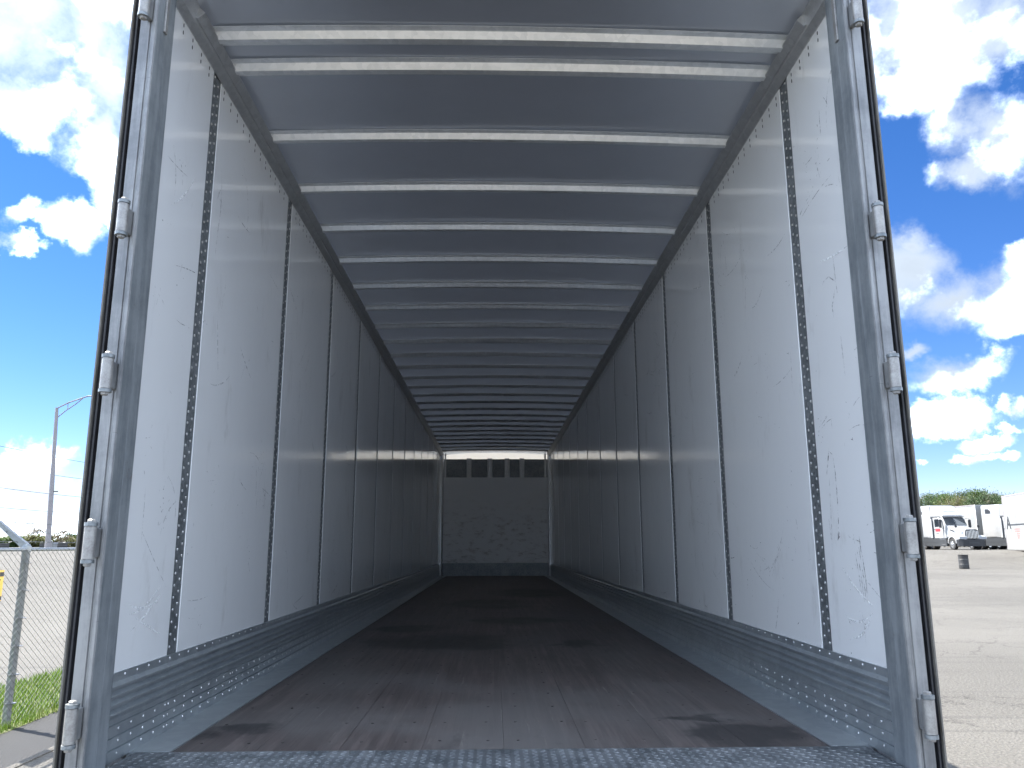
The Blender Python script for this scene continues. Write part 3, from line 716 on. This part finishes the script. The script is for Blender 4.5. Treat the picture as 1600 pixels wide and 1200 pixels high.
# ------------------------------------------------------------------ tractors
def tractor(label, loc, rz):
    t = thing('tractor_truck', label, 'truck', loc, rz, 'white tractors parked across the lot')
    # local frame: forward is -Y, sleeper back at y = 0
    Wm, G, K, GL = M['truck_white'], M['truck_grey'], M['truck_black'], M['glass_dark']
    sl = MB().loft([(0, 1.22, 1.20, 1.0, 3.97, .10), (-.05, 1.24, 1.22, 1.0, 4.0, .14), (-2.3, 1.24, 1.22, 1.0, 4.0, .14), (-2.55, 1.22, 1.18, 1.0, 3.95, .14)]).build('sleeper', Wm, t, smooth=True)
    for s in (-1, 1):
        MB().prism([(-.60, 3.22), (-.60, 3.62), (-1.05, 3.62), (-1.32, 3.46), (-1.36, 3.22)], 'x', s*1.232, s*1.246).build('vent', K, sl)
        MB().box(min(s*1.2, s*1.25), max(s*1.2, s*1.25), -2.75, -2.5, 1.05, 2.75).build('side_extender', Wm, sl, bevel=.01)
        MB().box(min(s*1.235, s*1.246), max(s*1.235, s*1.246), -1.9, -.5, 1.12, 1.15).build('marker_row', M['truck_grey'], sl)
    fr = MB().loft([(-2.0, 1.20, 1.18, 2.85, 3.97, .14), (-2.7, 1.17, 1.12, 2.85, 3.92, .16), (-3.2, 1.12, 1.02, 2.86, 3.68, .16), (-3.7, 1.06, .93, 2.88, 3.32, .12), (-4.02, 1.0, .9, 2.90, 3.06, .06)]).build('roof_fairing', Wm, t, smooth=True)
    MB().face([(-.62, -3.0, 3.80), (.62, -3.0, 3.80), (.55, -3.55, 3.47), (-.55, -3.55, 3.47)]).build('roof_panel', M['lens'], fr)
    MB().box(-1.0, 1.0, -4.18, -4.0, 2.93, 3.0).build('visor', Wm, fr, bevel=.02)
    MB().loft([(-2.5, 1.10, 1.02, 1.0, 2.98, .1), (-3.85, 1.10, .98, 1.0, 2.96, .1), (-4.02, 1.09, .97, 1.0, 2.9, .08), (-4.55, 1.05, .95, 1.0, 2.12, .08)]).build('cab', Wm, t, smooth=True)
    for s in (-1, 1):
        MB().face([(s*.03, -4.10, 2.83), (s*.93, -4.07, 2.83), (s*.96, -4.53, 2.19), (s*.03, -4.57, 2.19)]).build('windshield', GL, t)
        dr = MB().prism([(-2.75, 1.05), (-2.75, 2.86), (-3.78, 2.86), (-4.02, 2.7), (-4.2, 2.1), (-4.2, 1.05)], 'x', s*1.06, s*1.106).build('door', Wm, t, bevel=.008)
        MB().prism([(-2.98, 2.02), (-2.98, 2.72), (-3.66, 2.72), (-3.9, 2.45), (-4.06, 2.08)], 'x', s*1.10, s*1.112).build('window', GL, dr)
        MB().box(min(s*1.1, s*1.125), max(s*1.1, s*1.125), -3.0, -2.84, 1.78, 1.83).build('handle', K, dr)
        MB().box(min(s*1.1, s*1.111), max(s*1.1, s*1.111), -3.80, -3.05, 1.62, 1.88).build('lettering', M['red'], dr)
        MB().box(min(s*1.1, s*1.111), max(s*1.1, s*1.111), -3.55, -3.15, 1.44, 1.48).build('lettering', K, dr)
        MB().tube([(s*1.08, -4.1, 2.75), (s*1.36, -4.3, 2.72), (s*1.36, -4.3, 1.95), (s*1.1, -4.15, 1.9)], .022, 6).build('mirror_arm', K, t)
        MB().loft([(-.06, .10, .10, 1.95, 2.65, .05), (.06, .10, .10, 1.95, 2.65, .05)]).build('mirror', K, t, loc=(s*1.36, -4.3, 0))
        MB().tube([(s*.78, -5.75, 1.5), (s*1.0, -6.0, 1.95)], .016, 5).build('hood_mirror_arm', K, t)
        MB().loft([(-.04, .09, .09, -.11, .11, .05), (.04, .09, .09, -.11, .11, .05)]).build('hood_mirror', K, t, loc=(s*1.0, -6.02, 2.02))
        arc = [(cos(a), sin(a)) for a in [pi*i/10 for i in range(11)]]
        MB().prism([(-5.55+.66*c, .58+.70*q) for c, q in arc]+[(-5.55+.55*c, .55+.55*q) for c, q in arc[::-1]], 'x', s*.70, s*1.20).build('fender', Wm, t, bevel=.02)
        MB().prism([(-6.15, .80), (-6.12, 1.22), (-6.45, 1.26), (-6.70, 1.14), (-6.74, .92), (-6.5, .9)], 'x', s*.52, s*1.20).build('headlight_bay', Wm, t, bevel=.02)
        MB().prism([(-6.45, 1.19), (-6.66, 1.13), (-6.725, .98), (-6.52, 1.02)], 'x', s*.74, s*1.215).build('headlight', M['lens'], t)
        sk = MB().box(min(s*.95, s*1.19), max(s*.95, s*1.19), -4.72, -.05, .32, 1.04).build('side_skirt', G, t, bevel=.02)
        for (a, b, z) in ((-4.6, -3.9, .44), (-4.6, -3.7, .92)): MB().box(min(s*1.17, s*1.205), max(s*1.17, s*1.205), a, b, z, z+.06).build('step', M['rim'], sk)
        MB().box(min(s*1.15, s*1.196), max(s*1.15, s*1.196), -3.4, -.2, .66, .69).build('trim_line', K, sk)
        wheel(t, (s*1.05, -5.55, .5), .5, .29, s)
        for yy in (.75, 2.05):
            wheel(t, (s*1.06, yy, .5), .5, .27, s); wheel(t, (s*.74, yy, .5), .5, .27, -s)
        MB().box(s*.43-.05, s*.43+.05, -4.5, 2.9, .75, .98).build('chassis_rail', K, t)
        MB().prism([(-4.9, 1.80), (-5.5, 1.66), (-5.5, 1.60), (-4.9, 1.70)], 'x', s*.86, s*.90).build('hood_vent', K, t)
    MB().loft([(-4.35, 1.04, .96, 1.0, 2.14, .16), (-4.9, .98, .86, 1.0, 2.06, .2), (-5.6, .86, .70, 1.0, 1.93, .2), (-6.3, .72, .56, .95, 1.80, .18), (-6.55, .62, .50, .95, 1.70, .14)]).build('hood', Wm, t, smooth=True)
    gr = MB().prism([(-.62, .95), (.62, .95), (.54, 1.68), (.46, 1.76), (-.46, 1.76), (-.54, 1.68)], 'y', -6.64, -6.5).build('grille', M['truck_grey'], t, bevel=.02)
    for k in range(9):
        x = -.5+.125*k; MB().box(x-.022, x+.022, -6.68, -6.64, .98, 1.70-.02*abs(k-4)).build('grille_bar', M['chrome'], gr)
    MB().prism([(-1.22, -6.25), (-1.22, -6.55), (-.95, -6.80), (-.5, -6.88), (.5, -6.88), (.95, -6.80), (1.22, -6.55), (1.22, -6.25)], 'z', .30, .90).build('bumper', K, t, bevel=.03)
    MB().prism([(-.45, .55), (.45, .55), (.38, .68), (-.38, .68)], 'y', -6.895, -6.86).build('bumper_opening', M['truck_grey'], t)
    MB().lathe((0, 1.4, 1.12), 'z', [(-.08, .46), (.02, .46)], 16).build('fifth_wheel', K, t)
    return t
RZ = radians(1.0)
def origin_from_back_right(P): # truck's right side is -X in its own frame
    return (P[0]+1.24*cos(RZ), P[1]+1.24*sin(RZ), 0)
P = origin_from_back_right((39.95, 75.0)); t1 = tractor('white sleeper tractor with chrome grille and black bumper parked behind the black drum', (P[0], P[1], hz(40, 72)-.01), RZ)
t1['label'] = 'white high-roof sleeper tractor showing its chrome grille, parked behind the dark drum'
P = origin_from_back_right((45.15, 73.0)); t2 = copy_tree(t1); t2.location = (P[0], P[1], hz(45, 70)); t2['label'] = 'white sleeper tractor coupled to a white trailer, nose hidden by the trailer marked A'
P2 = Vector((P[0], P[1], 0))
t3 = copy_tree(t1); t3.location = (38.1-.4, 80.3, hz(38, 76)); t3['label'] = 'white tractor mostly hidden behind the open trailer\'s rear frame'
def van(name, label, loc, rz, length, base):
    v = thing(name, label, 'trailer', loc, rz)
    b = MB().box(-1.28, 1.28, 0, length, base, 4.1).build('body', M['van_white'], v, bevel=.03)
    for s in (-1, 1):
        MB().box(min(s*1.27, s*1.295), max(s*1.27, s*1.295), .0, length, 4.0, 4.115).build('roof_rail', M['lamp_metal'], v, bevel=.01)
        MB().box(min(s*1.27, s*1.295), max(s*1.27, s*1.295), .0, length, base-.02, base+.14).build('bottom_rail', M['van_white'] if base < .5 else M['lamp_metal'], v, bevel=.01)
        MB().box(min(s*1.27, s*1.297), max(s*1.27, s*1.297), -.01, .10, base, 4.1).build('corner_post', M['lamp_metal'] if base < .5 else M['white_paint'], v, bevel=.01)
        k = 1.2
        while k < length-.3:
            MB().box(min(s*1.275, s*1.286), max(s*1.275, s*1.286), k-.02, k+.02, base+.15, 3.99).build('side_seam', M['van_white'], b); k += 1.22
    return v, b
v2, _ = van('van_trailer', 'long white box trailer coupled behind the white tractor', (P2.x-.6*sin(RZ)+.02, P2.y+.75*cos(RZ), hz(45, 76)), RZ, 14.5, 1.05)
for yy in (11.2, 12.5):
    for s in (-1, 1): wheel(v2, (s*1.04, yy, .5), rim_side=s)
ra = math.atan2(-1.2, 4.4)     # trailer marked A: long side faces us, far end at (39.1, 60.4)
dirv = Vector((-.263, -.965, 0)); ang = math.atan2(dirv.y, dirv.x)-pi/2
org = Vector((39.1, 60.4, 0)); lat = Vector((.965, -.263, 0))
v3, vb = van('storage_trailer', 'white trailer with a black letter A and a dark stripe along its side', (org.x+lat.x*1.28, org.y+lat.y*1.28, 1.43), ang, 8.6, .1)
# its visible side is local +x after the half turn
fc = bpy.data.curves.new('letter_A', 'FONT'); fc.body = 'A'; fc.size = 1.3; fc.extrude = .004; fc.offset = .02
fo = bpy.data.objects.new('letter_mark', fc); COL.objects.link(fo)
bpy.context.view_layer.update()
dg = bpy.context.evaluated_depsgraph_get(); lm = bpy.data.meshes.new_from_object(fo.evaluated_get(dg)); bpy.data.objects.remove(fo)
lm.materials.clear(); lm.materials.append(M['truck_black'])
lo = link('letter_mark', lm, v3); lo.rotation_euler = (pi/2, 0, pi/2); lo.location = (1.292, .40, 1.62)
MB().box(1.279, 1.290, 1.15, 8.5, 1.84, 1.95).build('side_stripe', M['truck_grey'], v3)
red = MB()
for i, (a, b, z) in enumerate(((1.9, 3.1, 1.52), (2.0, 3.0, 1.36), (2.25, 2.8, 1.18), (2.3, 2.75, 1.02), (2.4, 2.7, .88))):
    k = a
    while k < b: red.box(1.279, 1.289, k, k+random.uniform(.07, .14), z, z+.10); k += .18
tag(red.build('faded_red_lettering', M['faded_red'], v3), kind='stuff')

# ------------------------------------------------------------------ drum
dp = CAM + pix_ray(1507, 889)*0; d = pix_ray(1507, 889); k = 59/hypot(d.x, d.y); dpos = CAM+d*k
dr = thing('steel_drum', 'black ribbed steel drum standing alone on the pale lot', 'drum', (dpos.x, dpos.y, hz(dpos.x, dpos.y)))
MB().lathe((0, 0, 0), 'z', [(0, .285), (.02, .295), (.27, .29), (.285, .302), (.30, .302), (.315, .29), (.57, .29), (.585, .302), (.60, .302), (.615, .29), (.86, .29), (.88, .297)], 24).build('shell', M['drum'], dr, smooth=True)
for z in (.293, .593): MB().lathe((0, 0, z), 'z', [(-.006, .304), (.006, .304)], 24).build('hoop', M['wire'], dr, smooth=True)
MB().lathe((0, 0, .884), 'z', [(-.012, .300), (.012, .300), (.012, .27), (-.02, .26)], 24).build('lid', M['drum'], dr, smooth=True)

# ------------------------------------------------------------------ trees
def tree_meshes(h, cr, nleaf, lm, ls, bare=0.0, seed=0, trunk_h=.35):
    rnd = random.Random(seed); tb = MB(); lb = []
    lf = []
    tb.tube([(0, 0, -.3), (rnd.gauss(0, .05)*h*.1, 0, h*trunk_h), (rnd.gauss(0, .3), rnd.gauss(0, .3), h*.85)], [h*.022, h*.016, h*.004], 7)
    cl = []
    for i in range(26):
        a = rnd.uniform(0, 2*pi); zz = h*(trunk_h*.7+(.97-trunk_h*.7)*rnd.random()); lim = cr*(1-.75*abs((zz/h-.55)/.5)**2)
        rr = max(.3, lim)*rnd.uniform(.45, 1.0); z0 = max(h*trunk_h*.5, zz-rr*.8); e = (cos(a)*rr, sin(a)*rr, zz)
        tb.tube([(0, 0, z0), (e[0]*.5, e[1]*.5, (z0+zz)/2+.1*rr), e], [h*.007, h*.005, h*.0015], 5); cl.append(e)
        for q in range(5):
            f = (e[0]+rnd.gauss(0, cr*.2), e[1]+rnd.gauss(0, cr*.2), e[2]+rnd.uniform(0, cr*.45)); tb.tube([(e[0]*.7, e[1]*.7, (z0+zz*2)/3), f], [h*.003, h*.001], 4, cap=False)
    V = []; F = []
    for i in range(int(nleaf*(1-bare))):
        c = rnd.choice(cl); sp = cr*.20
        p = Vector((c[0]+rnd.gauss(0, sp), c[1]+rnd.gauss(0, sp), c[2]+rnd.gauss(0, sp*.8)))
        a = Vector((rnd.gauss(0, 1), rnd.gauss(0, 1), rnd.gauss(0, 1))).normalized(); b = a.cross(Vector((rnd.gauss(0, 1), rnd.gauss(0, 1), rnd.gauss(0, 1)))).normalized(); s = ls*rnd.uniform(.5, 1.3)
        o = len(V); V += [tuple(p+a*s), tuple(p+b*s*.6), tuple(p-a*s), tuple(p-b*s*.6)]; F.append((o, o+1, o+2, o+3))
    me = bpy.data.meshes.new('crown'); me.from_pydata(V, [], F); me.materials.append(M[lm])
    return tb.mesh('trunk', M['bark']), me
def put_tree(name, label, cat, meshes, loc, rz, sc, group):
    t = thing(name, label, cat, loc, rz, group); t.scale = sc
    link('trunk', meshes[0], t); link('crown', meshes[1], t); return t
K1 = [tree_meshes(15, 4.4, 5200, 'leaf_green', .22, 0, 1), tree_meshes(15, 4.2, 4600, 'leaf_deep', .22, 0, 2), tree_meshes(14, 4.4, 3000, 'leaf_yellow', .20, .1, 3), tree_meshes(15, 4.6, 900, 'leaf_brown', .15, .45, 4)]
LBL = ['leafy spring-green tree in the wood behind the parked tractors', 'darker green leafy tree in the wood behind the parked tractors', 'thin yellow-green budding tree in the wood behind the tractors', 'nearly bare brown tree standing out of the wood behind the tractors']
def top_at(u, v, r):
    d = pix_ray(u, v); k = r/hypot(d.x, d.y); return CAM + d*k
for (u, v, r, kd) in [(1436,768,150,3),(1450,764,160,0),(1466,767,152,0),(1482,766,165,1),(1497,769,150,0),(1512,765,158,2),(1524,764,166,0),(1537,770,150,2),(1549,759,160,3),(1561,766,168,0),(1575,772,158,1),(1592,772,162,0),(1476,774,140,2),(1520,776,140,1),(1412,770,158,1),(1444,770,146,1),(1458,771,170,2),(1474,770,172,0),(1490,771,144,2),(1504,769,172,1),(1531,768,174,0),(1543,772,146,1),(1555,770,174,2),(1568,772,148,0),(1583,770,170,2),(1615,770,160,2),(1640,766,160,0)]:
    p = top_at(u, v, r); hgt = p.z-1.4; s = hgt/15; put_tree('tree', LBL[kd], 'tree', K1[kd], (p.x, p.y, 1.4), random.uniform(0, 6), (s*.78, s*.78, s*random.uniform(.86, 1.04)), 'trees in the wood behind the tractors, kind %d' % kd)
KS = [tree_meshes(6, 3.2, 3000, 'leaf_yellow', .34, 0, 11, .12), tree_meshes(6, 3.0, 3000, 'leaf_green', .34, 0, 12, .12), tree_meshes(7, 2.8, 900, 'leaf_brown', .24, .3, 13, .2)]
LS = ['low yellow-green tree of the distant row beyond the fence', 'low mid-green tree of the distant row beyond the fence', 'thin brownish tree of the distant row beyond the fence']
for (u, v, r, kd) in [(-20,838,250,1),(-4,842,240,1),(9,840,250,1),(24,838,240,1),(38,839,250,0),(52,837,240,0),(66,838,250,1),(82,837,245,0),(97,837,240,2),(111,836,250,1),(124,838,240,0),(138,838,246,0),(60,829,255,2),(100,830,258,2)]:
    p = top_at(u, v, r); s = (p.z-1.7)/6.0; put_tree('low_tree', LS[kd], 'tree', KS[kd], (p.x, p.y, 1.75), random.uniform(0, 6), (s*1.6, s*1.6, s), 'distant low trees beyond the fence, kind %d' % kd)

# dark slatted crates and a white cabinet far beyond the fence
def crate(u0, u1, v, r, label):
    a, b = top_at(u0, v, r), top_at(u1, v, r); w = (b-a).length; z0 = hz(a.x, a.y); h = a.z-z0
    t = thing('slatted_crate', label, 'crate', ((a.x+b.x)/2, (a.y+b.y)/2, z0), math.atan2(b.y-a.y, b.x-a.x))
    MB().box(-w/2, w/2, .03, 1.1, 0, .14).build('deck', M['crate_dark'], t)
    MB().box(-w/2+.05, w/2-.05, .12, 1.0, .14, h*.8).build('load', M['crate_dark'], t)
    n = max(2, int(w/.4))
    for k in range(n+1):
        x = -w/2+.05+(w-.1)*k/n; MB().box(x-.045, x+.045, .025, .1, .14, h).build('stake', M['crate_dark'], t)
    for q in range(3): MB().box(-w/2, w/2, -.02, .02, .06+h*.31*q, .06+h*.31*q+h*.2).build('slat', M['crate_dark'], t)
crate(-14, 15, 848, 84, 'dark slatted crate behind the fence arm'); crate(62, 72, 848.5, 90, 'short dark slatted crate touching the street lamp pole'); crate(87, 106, 848, 80, 'wide dark slatted crate beside the small white cabinet')
cp = top_at(82, 848, 78); cz = hz(cp.x, cp.y)
cb = thing('utility_cabinet', 'small white cabinet near the foot of the street lamp', 'cabinet', (cp.x, cp.y, cz)); ch = cp.z-cz
MB().box(-.28, .28, -.3, .3, 0, ch-.08).build('body', M['van_white'], cb, bevel=.03); MB().prism([(-.32, ch-.08), (.32, ch-.08), (.26, ch), (-.26, ch)], 'y', -.34, .34).build('cap', M['van_white'], cb)
MB().box(-.2, .2, -.312, -.30, .1, ch-.15).build('door', M['van_white'], cb)
